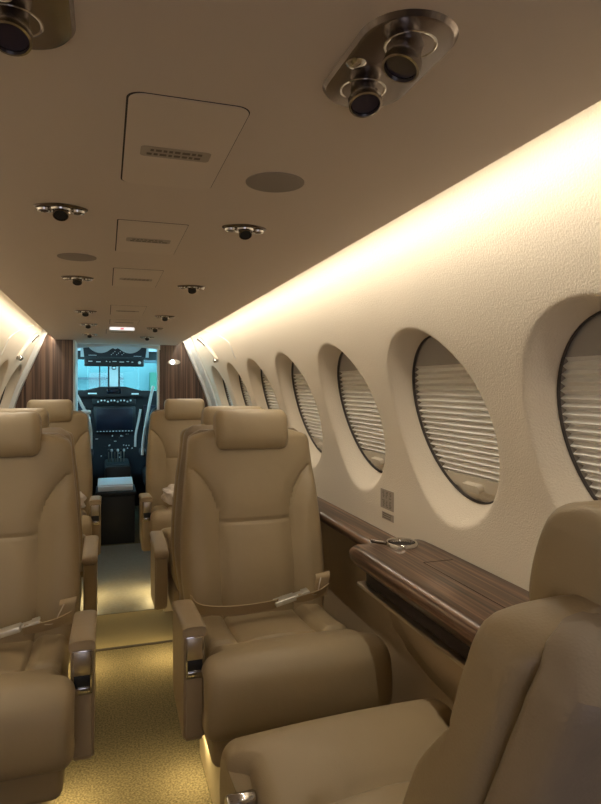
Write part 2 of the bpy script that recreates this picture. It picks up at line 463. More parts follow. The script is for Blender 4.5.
hatch(-.071, .057, 1.132, 1.40, 'ceiling hatch with a placard, second from the camera', .004)
hatch(-.073, .053, 1.60, 1.885, 'ceiling hatch with a placard, third from the camera', .004)
hatch(-.074, .057, 2.34, 2.65, 'ceiling hatch with a placard, fourth from the camera', .004)
hatch(-.074, .057, 2.84, 3.06, 'short ceiling hatch directly before the lit sign', .004)
hatch(-.09, .05, 3.36, 3.62, 'ceiling hatch beyond the lit sign, nearest the cockpit', .004)
t = thing('cabin_sign', 'small lit white and pink sign on the ceiling before the cockpit', 'sign', (-.012, 3.2, CEIL))
obj('sign_housing', bx((0, .012, -.009), (.125, .03, .018), .003), M['white'], t)
obj('sign_face', bx((0, -.0045, -.009), (.118, .003, .014), .001), M['sign'], t)
obj('sign_symbol', bx((0, -.0065, -.009), (.018, .002, .009), .001), M['signred'], t)
for (x, y, lb) in ((.147, .857, 'round speaker cover in the ceiling beside the nearest hatch'), (-.154, 1.494, 'round speaker cover on the left of the ceiling between two vents')):
    bm = bmesh.new(); lathe(bm, [(0, -.002), (.040, -.002), (.043, -.0012), (.0435, .001)], (x, y, CEIL), 48)
    tag(obj('speaker_cover', bm, M['speaker']), lb, 'speaker cover', 'round ceiling speaker covers')
def nozzle(t, x, y, tilt, L=.036, r=.0165, az=0.0):
    mt = Matrix.Rotation(az, 3, 'Z') @ Matrix.Rotation(tilt, 3, 'X')
    bm = bmesh.new(); lathe(bm, [(.019, -.004), (.0225, -.005), (.0255, -.0035), (.026, 0)], (x, y, 0), 36); obj('nozzle_ring', bm, M['chrome'], t)
    bm = bmesh.new(); lathe(bm, [(0, -.001), (.020, -.0015), (.020, -.004)], (x, y, 0), 36); obj('nozzle_well', bm, M['tab'], t)
    bm = bmesh.new()
    lathe(bm, [(.0125, .0), (.0128, -L*.45), (.0145, -L*.55), (r, -L*.7), (r, -L), (r-.002, -L-.0005), (r-.0025, -L*.8), (0, -L*.7)], (x, y, .0), 36, mt)
    n = obj('nozzle', bm, M['nozzle'], t)
    bm = bmesh.new(); lathe(bm, [(0, -L*.88), (r-.0028, -L*.88), (r-.0028, -L*.84), (0, -L*.84)], (x, y, 0), 30, mt); obj('nozzle_lens', bm, M['lens'], n)
def pod_double(x, y, label, az=0):
    t = thing('ceiling_vent', label, 'air vent', (x, y, CEIL), az, 'large double ceiling vents')
    bm = bmesh.new(); lp = rrect_loop(.088, .172, .0435, 12)
    a = [Vector((p.x, p.y, 0)) for p in lp]; b = [Vector((p.x*.93, p.y*.965, -.004)) for p in lp]; c = [Vector((p.x*.86, p.y*.93, -.0045)) for p in lp]
    loft(bm, [a, b, c]); obj('vent_plate', bm, M['darkchrome'], t)
    nozzle(t, -.004, .042, -.35, .025, .0165, -.1); nozzle(t, .004, -.042, -.4, .030, .0165, -1.3)
    bm = bmesh.new(); lathe(bm, [(0, -.008), (.006, -.0075), (.0095, -.0045), (.0095, -.003)], (-.03, -.002, 0), 20); obj('button', bm, M['chrome'], t)
    return t
pod_double(.158, .512, 'large double ceiling vent with two nozzles, right of the nearest hatch')
pod_double(-.158, .495, 'large double ceiling vent with two nozzles, cut by the top left corner')
def pod_small():
    t = thing('reading_light_vent', '', 'air vent', (0, 0, CEIL), 0, 'small winged ceiling vents')
    bm = bmesh.new(); n = 48
    def ring(k, z, bul=1): return [Vector((.043*k*math.cos(2*PI*i/n), .030*k*math.sin(2*PI*i/n)*(1-.2*abs(math.cos(2*PI*i/n))), z)) for i in range(n)]
    loft(bm, [ring(1, .001), ring(1, -.001), ring(.93, -.003), ring(.8, -.0035)]); obj('vent_plate', bm, M['darkchrome'], t)
    bm = bmesh.new(); lathe(bm, [(.0145, -.003), (.016, -.0065), (.019, -.0065), (.020, -.003)], (0, 0, 0), 30); obj('vent_ring', bm, M['chrome'], t)
    for s in (-1, 1):
        bm = bmesh.new(); lathe(bm, [(0, -.006), (.007, -.006), (.0085, -.008), (.011, -.0075), (.012, -.004)], (s*.026, 0, 0), 20); obj('light_bezel', bm, M['chrome'], t)
        bm = bmesh.new(); lathe(bm, [(0, -.0085), (.0065, -.0075), (.007, -.0062)], (s*.026, 0, 0), 20); obj('lens', bm, M['lens'], t)
    mt = Matrix.Rotation(-.6, 3, 'X')
    bm = bmesh.new(); lathe(bm, [(.010, 0), (.0105, -.006), (.0125, -.009), (.0125, -.019), (.011, -.0195), (.0105, -.016), (0, -.015)], (0, 0, 0), 28, mt); nz = obj('nozzle', bm, M['darkchrome'], t)
    bm = bmesh.new(); lathe(bm, [(0, -.0182), (.0103, -.0182), (.0103, -.0172), (0, -.0172)], (0, 0, 0), 24, mt); obj('nozzle_opening', bm, M['black'], nz)
    return t
spots = [(-.162, 1.09, 'left of the second hatch'), (.160, 1.122, 'right of the second hatch, past the round speaker cover'),
         (-.165, 1.775, 'on the left, just past the far round speaker cover'), (.156, 1.83, 'right of the third hatch'),
         (-.168, 2.56, 'left of the fourth hatch'), (.150, 2.64, 'right of the fourth hatch'),
         (-.172, 3.09, 'left of the lit sign'), (.151, 3.2, 'right of the lit sign'),
         (-.18, 3.69, 'on the far left, nearest the cockpit'), (.149, 3.8, 'on the far right, nearest the cockpit')]
p0 = None
for x, y, lb in spots:
    if p0 is None: p0 = pod_small(); p0.location = (x, y, CEIL); p0['label'] = 'small winged chrome ceiling vent '+lb
    else: dup(p0, (x, y, CEIL), 0, 'small winged chrome ceiling vent '+lb)

# ------------------------------------------------------------------ seats
REC = .20
def rec(z): return REC*(z-.47)
SEAM = [(.108, .40), (.108, .72), (.113, .765), (.128, .81), (.152, .85), (.180, .878), (.225, .893)]
def interp(tab, x):
    if x <= tab[0][0]: return tab[0][1]
    for (a, b), (c, d) in zip(tab, tab[1:]):
        if x <= c:
            t = (x-a)/(c-a); t = t*t*(3-2*t) if False else t; return b+(d-b)*t
    return tab[-1][1]
HW = catmull([(.40, .195, 0), (.47, .208, 0), (.56, .217, 0), (.66, .217, 0), (.78, .209, 0), (.88, .199, 0), (.94, .193, 0)], 10)
HW = [(p.x, p.y) for p in HW]
def hw(z):
    if z > .945:
        t = min(1, (z-.945)/.052); return .193+(.15-.193)*(1-math.sqrt(max(0, 1-t*t)))
    return interp(HW, z)
def backpad():
    bm = bmesh.new(); rings = []
    zs = [.405+.585*i/116 for i in range(117)]+[.992, .995, .9965]
    for z in zs:
        W = hw(z); th = .085-.02*smoothstep(.6, 1, z); tt = smoothstep(.965, .9975, z)
        shrink = 1-.28*tt*tt; bot = 1-.35*smoothstep(.46, .40, z); th2 = th*(1-.72*tt*tt)*bot
        cy = rec(z)+th*.5; ring = []; n = 190
        for i in range(n):
            a = 2*PI*i/n; c, s = math.cos(a), math.sin(a); e = 2/4.6
            x = W*shrink*math.copysign(abs(c)**(e*.8), c); y = th2*.5*math.copysign(abs(s)**e, s)
            if s < 0:
                ax = abs(x); front = smoothstep(0, -.75, s)
                d = seg_dist(ax, z, SEAM)
                g = .0075*math.exp(-(d/.0045)**2)-.008*(1-math.exp(-(d/.028)**2))
                inner = ax < interp([(p[1], p[0]) for p in SEAM], z) if z < .893 else True
                if ax < .107 and z < .9:
                    d2 = abs(z-.725); g += .006*math.exp(-(d2/.0045)**2)*smoothstep(.112, .10, ax)
                    g -= .004*(1-math.exp(-(d2/.03)**2))*smoothstep(.108, .085, ax)*smoothstep(.88, .78, z)
                if not inner: g -= .016*smoothstep(0, .06, d)
                y += g*front
                y -= .014*math.exp(-((z-.58)/.1)**2)*front*math.cos(min(1, ax/.24)*PI/2)
            ring.append(Vector((x, cy+y, z)))
        rings.append(ring)
    loft(bm, rings); return bm
def shell():
    bm = bmesh.new(); rings = []
    for i in range(61):
        z = .36+.633*i/60; W = hw(z)-.004; t = smoothstep(.965, .992, z)
        W *= 1-.05*t*t; b = smoothstep(.44, .36, z); th = (.12-.05*smoothstep(.5, 1, z))*(1-.45*t*t)
        cy = rec(z)+.046+th*.5-.012*t; n = 90; ring = []
        for k in range(n):
            a = 2*PI*k/n; c, s = math.cos(a), math.sin(a)
            ring.append(Vector((W*math.copysign(abs(c)**.5, c), cy+th*.5*math.copysign(abs(s)**.55, s), z)))
        rings.append(ring)
    loft(bm, rings); return bm
def cushion():
    L0 = ([(.05, .445, 0), (-.06, .452, 0), (-.15, .458, 0), (-.225, .468, 0), (-.285, .489, 0), (-.345, .502, 0), (-.395, .500, 0), (-.428, .476, 0), (-.440, .43, 0), (-.441, .385, 0), (-.432, .345, 0), (-.405, .323, 0), (-.35, .318, 0), (-.2, .32, 0), (-.05, .33, 0), (.05, .345, 0), (.065, .395, 0)])
    L = catmull([(y, z+(.012 if z > .42 else (.022 if z < .37 else .015)), 0) for y, z, _ in L0], 12, True)
    L = resample(L, 150, True); L = [Vector((p.x, p.y)) for p in L]
    bm = bmesh.new(); rings = []; W = .225; r = .030
    xs = []
    for i in range(13): a = PI/2*i/12; xs.append((-W+r*(1-math.sin(a)) if False else -W+r-r*math.cos(a), r*(1-math.sin(a))))
    for i in range(1, 100): xs.append((-W+r+(2*W-2*r)*i/100, 0))
    for i in range(13): a = PI/2*(1-i/12); xs.append((W-r+r*math.cos(a), r*(1-math.sin(a))))
    for x, ins in xs:
        lp = offset_loop(L, ins); ring = []; ax = abs(x)
        for i, p in enumerate(lp):
            y, z = p.x, p.y
            if z > .42 and y > -.42:
                top = smoothstep(.42, .45, z)
                rear = smoothstep(-.255, -.225, y)
                d = abs(ax-.125); d = math.hypot(d, max(0, -.235-y))
                g = -.009*math.exp(-(d/.006)**2)*rear
                dt = abs(y+.24); g += -.010*math.exp(-(dt/.008)**2)
                g += .013*smoothstep(0, .035, ax-.125)*rear*(1-smoothstep(-.02, .05, y))
                g += .010*rear*math.cos(min(1, ax/.125)*PI/2)*(1-smoothstep(-.1, .05, y))
                g += .006*(1-(x/W)**2)*smoothstep(-.24, -.3, y)
                z += g*top
            else:
                z2 = .004*(1-(x/W)**4); y -= z2 if y < -.4 else 0
            ring.append(Vector((x*(1-.15*smoothstep(-.362, -.335, y)), y, z)))
        rings.append(ring)
    loft(bm, rings); return bm
def headrest():
    bm = bmesh.new(); W = .113; r = .024; rings = []
    L = catmull([(.112, .945, 0), (.080, .936, 0), (.062, .965, 0), (.064, 1.012, 0), (.078, 1.046, 0), (.112, 1.057, 0), (.148, 1.045, 0), (.158, 1.01, 0), (.150, .965, 0)], 10, True)
    L = [Vector((p.x, p.y)) for p in resample(L, 72, True)]
    # orientation: make CCW
    area = sum(a.x*b.y-b.x*a.y for a, b in zip(L, L[1:]+L[:1]))
    if area < 0: L.reverse()
    xs = [(-W+r-r*math.cos(PI/2*i/10), r*(1-math.sin(PI/2*i/10))) for i in range(11)]+[(-W+r+(2*W-2*r)*i/20, 0) for i in range(1, 20)]+[(W-r+r*math.cos(PI/2*(1-i/10)), r*(1-math.sin(PI/2*(1-i/10)))) for i in range(11)]
    for x, ins in xs:
        rings.append([Vector((x, p.x, p.y)) for p in offset_loop(L, ins)])
    loft(bm, rings); return bm
# make sure cushion profile is CCW in (y,z): the list runs back->front over the top, i.e. CCW
MESH = {}
def make_seat(label, arm, loc, rotz, drop=0.0, belt=True, tilt=0.0):
    t = thing('club_seat', label, 'seat', loc, rotz, 'tan leather club seats')
    def put(key, nm, fn, m, par=t):
        if key not in MESH:
            o = obj(nm, fn(), m, par); MESH[key] = o.data; return o
        o = bpy.data.objects.new(nm, MESH[key]); C.objects.link(o); o.parent = par; return o
    put('cush', 'seat_cushion', cushion, M['leather'])
    put('back', 'backrest', backpad, M['leather'])
    put('shell', 'back_shell', shell, M['shell'])
    put('head', 'headrest', headrest, M['leather'])
    put('skirt', 'front_skirt', lambda: bx((0, -.19, .31), (.40, .36, .115), .022, 4), M['leather'])
    put('ped', 'pedestal', lambda: bx2((-.157, -.33, 0), (.157, .13, .30), .008), M['pedestal'])
    if tilt:
        pv = Vector((0, .05, .47)); rm = Matrix.Rotation(-tilt, 3, 'X')
        for ch in t.children:
            if ch.name.split('.')[0] in ('backrest', 'back_shell', 'headrest'):
                ch.rotation_euler = (-tilt, 0, 0); ch.location = pv-rm @ pv
            elif ch.name.startswith('seat_cushion'): ch.location = (0, -.07, 0)
    s = arm; xc = s*.238
    def armbody():
        bm = bmesh.new()
        loop = [(-.346, .325), (-.33, .312), (-.13, .325), (-.11, .35), (-.105, .535), (-.12, .545), (-.22, .553), (-.32, .564), (-.35, .560)]
        loop = [Vector(p) for p in loop]
        plate(bm, loop, xc-.024, xc+.024, frame=lambda a, b, z: Vector((z, a, b-drop)))
        bmesh.ops.bevel(bm, geom=list(bm.edges), offset=.006, segments=3, affect='EDGES'); return bm
    a = put(('arm', s, drop), 'armrest', armbody, M['arm'])
    def pad():
        bm = bmesh.new(); rings = []
        cl = catmull([(xc, -.353, .566), (xc, -.34, .572), (xc, -.22, .564), (xc, -.125, .554), (xc, -.10, .543)], 8)
        for k, p in enumerate(cl):
            f = min(1, .55+.45*min(k, len(cl)-1-k)/2.0); ring = []
            for q in range(28):
                b = 2*PI*q/28; c, sn = math.cos(b), math.sin(b)
                ring.append(Vector((p.x+.0275*f*math.copysign(abs(c)**.55, c), p.y, p.z-drop+.0125*f*math.copysign(abs(sn)**.7, sn))))
            rings.append(ring)
        loft(bm, rings); return bm
    put(('pad', s, drop), 'arm_pad', pad, M['arm'], a)
    y = -.3515; dz = -drop
    put(('fr', s, drop), 'control_bezel', lambda: bx((xc, y, .514+dz), (.042, .008, .096), .003), M['chrome'], a)
    put(('pl', s, drop), 'control_plate', lambda: bx((xc, y-.003, .534+dz), (.034, .006, .050), .002), M['satin'], a)
    put(('sl', s, drop), 'latch_recess', lambda: bx((xc, y-.0035, .4965+dz), (.034, .003, .024), .001), M['black'], a)
    put(('la', s, drop), 'latch', lambda: bx((xc, y-.004, .477+dz), (.034, .008, .013), .002), M['chrome'], a)
    if tilt:
        bm = bmesh.new(); lathe(bm, [(0, -.024), (.012, -.024), (.014, -.021), (.014, .021), (.012, .024), (0, .024)], (s*.216, -.372, .468), 24, Matrix.Rotation(PI/2, 3, 'Y'))
        obj('arm_end_cap', bm, M['chrome'], a)
    if belt:
        def strap():
            bm = bmesh.new(); pts = catmull([(-.205, -.03, .530), (-.19, -.06, .518), (-.15, -.072, .510), (-.08, -.078, .506), (0, -.080, .509), (.035, -.080, .513)], 8)
            ribbon(bm, pts, .021); return bm
        b = put('belt1', 'seat_belt', strap, M['webbing'])
        def strap2():
            bm = bmesh.new(); ribbon(bm, catmull([(.09, -.080, .520), (.13, -.072, .518), (.17, -.055, .520), (.20, -.035, .526)], 8), .019); return bm
        put('belt2', 'seat_belt', strap2, M['webbing'])
        def tail():
            bm = bmesh.new(); P = catmull([(.185, -.012, .495), (.187, -.020, .53), (.190, -.024, .557), (.193, -.012, .566), (.193, -.004, .548)], 8)
            rr = []
            for p in P: rr.append([p+Vector((-.021, 0, -.004)), p+Vector((.021, -.006, .004)), p+Vector((.021, -.004, .004)), p+Vector((-.021, .002, -.004))])
            loft(bm, rr); return bm
        put('belt3', 'belt_loop', tail, M['webbing'])
        rot = Matrix.Rotation(-.22, 3, 'Y')
        put('buckle', 'buckle', lambda: bx((.055, -.078, .520), (.062, .036, .014), .003, 3, rot), M['silver'], b)
        def tongue():
            bm = bx((.098, -.076, .531), (.026, .030, .005), .0015, 2, rot); box(bm, (.118, -.074, .536), (.020, .034, .008), .002, 2, rot); return bm
        put('tongue', 'latch_tongue', tongue, M['silver'], b)
        def wire():
            bm = bmesh.new(); tube(bm, catmull([(.12, -.075, .54), (.14, -.075, .525), (.16, -.06, .522), (.172, -.045, .54), (.182, -.03, .556)], 6), .0018, 6); return bm
        put('wire', 'belt_cord', wire, M['satin'], b)
    put(('fl', s), 'floor_light', lambda: bx((s*.158, .03, .245), (.006, .05, .012), .002), M['floorled'])
    return t
def ribbon(bm, pts, w):
    rr = []
    for i, p in enumerate(pts):
        t = (pts[min(i+1, len(pts)-1)]-pts[max(i-1, 0)]).normalized()
        side = Vector((0, -.6, .8)); side = (side-t*side.dot(t)).normalized(); n = t.cross(side)
        rr.append([p+side*w+n*.0012, p-side*w+n*.0012, p-side*w-n*.0012, p+side*w-n*.0012])
    loft(bm, rr)
XR, XL, XN = .340, -.377, .347
YM, YMID, YF, YN = 1.73, 2.28, 3.40, .58
make_seat('tan leather club seat facing the camera, silver belt buckle lying on its cushion', -1, (XR, YM, 0), 0)
make_seat('tan leather club seat facing the camera, cut by the left edge of the picture', 1, (XL, YM, 0), 0)
make_seat('tan leather seat in the right foreground seen from behind, its cushion pointing forward', 1, (XN, YN, 0), PI+.045, .125, True, .17)
make_seat('tan leather seat facing away, back to back with the right club seat', 1, (XR+.012, YMID, 0), PI, .07, False)
make_seat('tan leather seat facing away, back to back with the left club seat', -1, (XL-.008, YMID, 0), PI, .07, False)
make_seat('far tan leather seat on the right of the aisle before the walnut bulkhead', -1, (XR, YF, 0), 0, 0, False)
make_seat('far tan leather seat on the left of the aisle before the walnut bulkhead', 1, (XL, YF, 0), 0, 0, False)
# crumpled wrapped bundles on the far seats
def bundle(x, lab):
    bm = bmesh.new(); bmesh.ops.create_icosphere(bm, subdivisions=4, radius=1)
    rnd = random.Random(x)
    ph = [rnd.uniform(0, 6) for _ in range(6)]
    for v in bm.verts:
        p = v.co; k = 1+.10*math.sin(5*p.x+ph[0])*math.sin(6*p.y+ph[1])+.08*math.sin(9*p.z+7*p.x+ph[2])+.05*math.sin(15*p.y+ph[3]+11*p.z)
        v.co = Vector((p.x*.085*k, p.y*.05*k, max(-.8, p.z)*.062*k))
    o = tag(obj('wrapped_bundle', bm, M['cloth']), lab, 'bundle', 'crumpled bundles on the far seats'); o.location = (x, YF-.135, .548)
bundle(XR-.06, 'crumpled pale wrapped bundle lying on the far right seat'); bundle(XL+.10, 'crumpled pale wrapped bundle lying on the far left seat')

# ------------------------------------------------------------------ side ledges and table
def ledge_sec(xi, z, th):      # from inner edge xi outward to the wall
    r = th/2; L = []
    for i in range(9):
        a = PI/2+PI*i/8; L.append((xi+r+r*math.cos(a)*1.0, z-r+r*math.sin(a)))
    L.append((wall_x(z-th)+.0, z-th)); L.append((wall_x(z)+.0, z)); return L
for s in (1, -1):
    bm = bmesh.new(); loft(bm, [[Vector((s*x, y, z)) for x, z in ledge_sec(.592 if s > 0 else .612, .705, .034)] for y in (1.40, 3.0, 4.38)])
    tag(obj('side_ledge', bm, M['walnut_y']), 'long narrow walnut ledge along the %s wall below the windows' % ('right' if s > 0 else 'left'), 'ledge', 'walnut side ledges')
t = thing('side_table', 'wide glossy walnut side table with cup holder on the right wall beside the club seat', 'table', (0, 0, 0))
def tsec(k, y, xi=.485):
    z, th = .735, .052; r = th/2; L = []
    for i in range(13):
        a = PI/2+PI*i/12; L.append(Vector((xi+(1-k)*.03+r+r*math.cos(a)*(1 if math.cos(a) < 0 else 1), y, z-r+r*k*math.sin(a))))
    L.append(Vector((.684, y, z-r-r*k))); L.append(Vector((.684, y, z-r+r*k))); return L
bm = bmesh.new(); loft(bm, [tsec(1, .74), tsec(1, .9), tsec(1, 1.33), tsec(.97, 1.37), tsec(.85, 1.40), tsec(.6, 1.418)])
top = obj('tabletop', bm, M['walnut_y'], t)
obj('leaf_seam', bx2((.5851, .76, .7348), (.5869, 1.20, .7355)), M['gap'], top, smooth=False)
obj('leaf_seam', bx2((.5869, 1.198, .7348), (.66, 1.2, .7355)), M['gap'], top, smooth=False)
obj('table_slot', bx2((.508, .76, .652), (.68, 1.34, .69), .003), M['gap'], t)
obj('slot_trim', bx2((.492, .745, .644), (.516, 1.36, .653), .003), M['satin'], t)
ch = (.607, 1.345)
bm = bmesh.new(); lathe(bm, [(.032, .735), (.0335, .744), (.037, .7455), (.0395, .742), (.040, .7352)], (ch[0], ch[1], 0), 40); obj('cup_holder_rim', bm, M['chrome'], t)
bm = bmesh.new(); lathe(bm, [(0, .7356), (.032, .7356), (.032, .7366)], (ch[0], ch[1], 0), 40); obj('cup_holder_well', bm, M['gap'], t)
bm = bmesh.new(); tube(bm, [(ch[0]-.036, ch[1]+.01, .741), (ch[0]-.05, ch[1]+.03, .740), (ch[0]-.058, ch[1]+.05, .739)], .0045, 10); obj('lever', bm, M['darkchrome'], t)
# lower side panel with armrest pocket beneath the table
bm = bmesh.new()
rings = []
for y, k in ((.72, 1), (1.05, 1), (1.15, .93), (1.25, .78), (1.35, .55), (1.45, .3), (1.6, .0)):
    x0 = .675-.155*k
    rings.append([Vector((x0, y, .655)), Vector((x0, y, .61)), Vector((x0+.03*k, y, .54)), Vector((x0+.10*k, y, .49)), Vector((x0+.13*k, y, .42)), Vector((.678, y, .40)), Vector((.683, y, .655))])
loft(bm, rings)
struct('trim_12', bm, M['wall_low'])
# wall placard
ZP = .782
t = thing('safety_placard', 'small printed placard with pictograms stuck on the wall above the walnut table', 'placard', (0, 0, 0))
def wl(y, z, off): return Vector((wall_x(z)-off, y, z))
def wplate(y0, y1, z0, z1, o0, o1):
    bm = bmesh.new(); loft(bm, [[wl(y0, z, o0), wl(y1, z, o0), wl(y1, z, o1), wl(y0, z, o1)] for z in (z0, (z0+z1)/2, z1)]); return bm
obj('placard_card', wplate(1.545, 1.63, .772, .828, -.001, .0012), M['placard'], t, smooth=False)
pk = bmesh.new()
for i in range(3):
    for j in range(2):
        yy = 1.558+i*.022; zz = .778+j*.026
        for q in range(5):
            b = wplate(yy+random.uniform(0, .008), yy+random.uniform(.010, .016), zz+q*.0042, zz+q*.0042+.002, .0008, .0018)
            me = bpy.data.meshes.new('tmp'); b.to_mesh(me); b.free(); pk.from_mesh(me); bpy.data.meshes.remove(me)
obj('pictograms', pk, M['print'], t, smooth=False)
obj('placard_card', wplate(1.545, 1.62, .742, .762, -.001, .001), M['placard'], t, smooth=False)
pk = bmesh.new()
for j in range(3):
    y = 1.612
    while y > 1.56:
        l = random.uniform(.004, .010); b = wplate(y-l, y, .745+j*.006, .748+j*.006, .0006, .0016); y -= l+.002
        me = bpy.data.meshes.new('tmp'); b.to_mesh(me); b.free(); pk.from_mesh(me); bpy.data.meshes.remove(me)
obj('placard_print', pk, M['print'], t, smooth=False)
# map light on the right walnut bulkhead
t = thing('map_light', 'small oval chrome reading light glowing on the right walnut bulkhead', 'light', (.385, Y1, 1.305))
bm = bmesh.new(); lp = [Vector((.045*math.cos(2*PI*i/36), .019*math.sin(2*PI*i/36))) for i in range(36)]
plate(bm, lp, -.010, 0, frame=lambda x, y, z: Vector((x, z, y))); obj('bezel', bm, M['chrome'], t)
bm = bmesh.new(); lathe(bm, [(0, .014), (.014, .012), (.018, .006), (.018, 0)], (-.012, -.008, 0), 24, Matrix.Rotation(PI/2, 3, 'X')); obj('lamp', bm, M['maplight'], t)

# ------------------------------------------------------------------ cockpit
for s, nm in ((1, 'right'), (-1, 'left')):
    bm = bmesh.new()
    for (a, b) in (((4.53, 0), (6.2, 1.02)), ((4.53, 1.40), (6.2, 1.52)), ((4.53, 1.02), (4.72, 1.40)), ((5.25, 1.02), (5.33, 1.40)), ((5.86, 1.02), (6.2, 1.40))):
        box(bm, (s*.62, (a[0]+b[0])/2, (a[1]+b[1])/2), (.04, b[0]-a[0], b[1]-a[1]))
    struct('wall_cockpit_'+nm, bm, M['blue_white'], smooth=False)
    w = thing('window_%d' % idx, '', ''); del w['label']; del w['category']; w['kind'] = 'structure'; idx += 1
    obj('pane', bx((s*.62, 4.985, 1.21), (.006, .53, .38)), M['glass'], w, smooth=False); obj('pane', bx((s*.62, 5.595, 1.21), (.006, .53, .38)), M['glass'], w, smooth=False)
struct('ceiling_cockpit', bx2((-.64, 4.53, 1.455), (.64, 5.95, 1.49)), M['blue_white'], smooth=False)
# windshield wall at y = 5.9
bm = bmesh.new(); box(bm, (0, 5.92, .52), (1.28, .04, 1.04)); box(bm, (0, 5.92, 1.42), (1.28, .04, .09)); box(bm, (-.58, 5.92, 1.2), (.12, .04, .5)); box(bm, (.58, 5.92, 1.2), (.12, .04, .5))
struct('wall_windshield', bm, M['black'], smooth=False)
w = thing('window_%d' % idx, '', ''); del w['label']; del w['category']; w['kind'] = 'structure'
obj('windshield_pane', bx2((-.52, 5.915, 1.04), (-.075, 5.925, 1.375)), M['glass'], w, smooth=False)
obj('windshield_pane', bx2((.035, 5.915, 1.04), (.52, 5.925, 1.375)), M['glass'], w, smooth=False)
obj('center_post', bx2((-.06, 5.88, 1.04), (.02, 5.94, 1.375), .004), M['blue_white'], w)
for x in (-.067, .027): obj('post_edge', bx2((x-.007, 5.88, 1.04), (x+.007, 5.945, 1.375)), M['black'], w)
obj('wiper_arm', bx2((-.151, 5.935, 1.04), (-.141, 5.945, 1.375)), M['black'], w)
t = thing('compass', 'small black standby compass on the windshield centre post', 'compass', (-.02, 5.86, 1.30))
obj('compass_body', bx((0, 0, 0), (.04, .04, .035), .008), M['black'], t); obj('compass_face', bx((0, -.021, -.002), (.026, .003, .016), .003), M['mark'], t)
# overhead panel
t = thing('overhead_panel', 'black overhead switch panel with two round scallops above the windshield', 'control panel', (0, 0, 0))
up = []
X0, X1 = -.262, .222
n = 60
for i in range(n+1):
    x = X0+(X1-X0)*i/n; u = (x-X0)/(X1-X0)
    d1 = math.hypot((u-.27)/.17, 0); d2 = math.hypot((u-.73)/.17, 0); z = 1.442
    for c in (.27, .73):
        q = (u-c)/.19
        if abs(q) < 1: z = min(z, 1.442-.052*(1-q*q)**.8)
    z -= .02*smoothstep(.42, .5, u)*smoothstep(.58, .5, u)
    up.append(Vector((x, z)))
lo = [Vector((X1-.01, 1.358)), Vector((X0+.01, 1.358))]
bm = bmesh.new(); plate(bm, up+lo, 5.0, 5.03, frame=lambda x, y, z: Vector((x, z, y))); body = obj('panel_board', bm, M['panelgrey'], t, smooth=False)
obj('scallop_liner', bx2((-.28, 5.035, 1.36), (.24, 5.045, 1.45)), M['blue_white'], t, smooth=False)
for k in range(9): obj('switch', bx((-.05+.0135*k, 4.996, 1.378+(k % 3)*.012), (.005, .008, .006), .001), M['mark'], t)
obj('label_strip', bx((-.19, 4.998, 1.372), (.06, .002, .003)), M['mark'], t); obj('label_strip', bx((.15, 4.998, 1.368), (.06, .002, .003)), M['mark'], t)
t = thing('switch_bar', 'black horizontal switch bar with white markings below the overhead panel', 'control panel', (-.026, 4.98, 1.315))
obj('bar_housing', bx((0, 0, 0), (.452, .04, .062), .012, 3), M['black'], t)
for k, (x, l) in enumerate([(-.18, .03), (-.12, .035), (-.06, .01), (-.035, .008), (.0, .03), (.055, .035), (.10, .02), (.135, .014)]):
    obj('marking', bx((x, -.0205, .004 if k % 2 else .008), (l, .003, .006), .001), M['mark'], t)
bm = bmesh.new(); lathe(bm, [(0, .006), (.010, .006), (.012, 0)], (.19, -.02, 0), 20, Matrix.Rotation(PI/2, 3, 'X')); obj('round_knob', bm, M['mark'], t)
# instrument panel
t = thing('instrument_panel', 'dark cockpit instrument panel with central display and glareshield hood', 'instrument panel', (0, 0, 0))
obj('panel_board', bx2((-.58, 5.52, .35), (.58, 5.58, 1.07)), M['panelgrey'], t, smooth=False)
bm = bmesh.new()
gl = [Vector((-.59, 1.04)), Vector((-.59, 1.092)), Vector((-.26, 1.094)), Vector((-.13, 1.125)), Vector((.07, 1.125)), Vector((.2, 1.09)), Vector((.59, 1.085)), Vector((.59, 1.04))]
plate(bm, gl, 5.42, 5.88, frame=lambda x, y, z: Vector((x, z, y))); obj('glareshield', bm, M['black'], t, smooth=False)
obj('annunciator', bx((-.025, 5.415, 1.088), (.12, .012, .05), .006), M['blackgloss'], t)
obj('warning_lamp', bx((-.20, 5.417, 1.066), (.07, .01, .012), .002), M['mark'], t); obj('warning_lamp', bx((.15, 5.417, 1.062), (.06, .01, .012), .002), M['mark'], t)
obj('radio_rack', bx((-.022, 5.505, 1.0), (.36, .04, .062), .004), M['black'], t)
for k in range(11):
    bm = bmesh.new(); x = -.155+.027*k; lathe(bm, [(0, .012), (.007, .011), (.0085, 0)], (x, 5.486, .998+(.006 if k % 3 else -.004)), 12, Matrix.Rotation(PI/2, 3, 'X')); obj('knob', bm, M['mark'], t)
obj('display_bezel', bx((-.018, 5.50, .84), (.345, .045, .225), .008), M['black'], t)
obj('display_screen', bx((-.018, 5.475, .843), (.305, .006, .185), .003), M['screen'], t)
for k in range(12): obj('display_button', bx((-.16+.026*k, 5.476, .738), (.012, .006, .006), .001), M['mark'], t)
for s in (-1, 1):
    obj('side_display', bx((s*.38-.015, 5.50, .86), (.28, .03, .20), .01), M['screen'], t)
rn = random.Random(3)
for k in range(34):
    x = -.17+rn.random()*.30; z = .47+rn.random()*.24
    bm = bmesh.new(); 
    if k % 3: lathe(bm, [(0, .010), (.0045, .009), (.006, 0)], (x, 5.515, z), 10, Matrix.Rotation(PI/2, 3, 'X'))
    else: box(bm, (x, 5.514, z), (.022, .008, .004), .001)
    obj('control_knob', bm, M['mark'] if k % 2 else M['panelgrey'], t)
t = thing('throttle_quadrant', 'black throttle quadrant standing between the cockpit seats', 'throttle', (0, 0, 0))
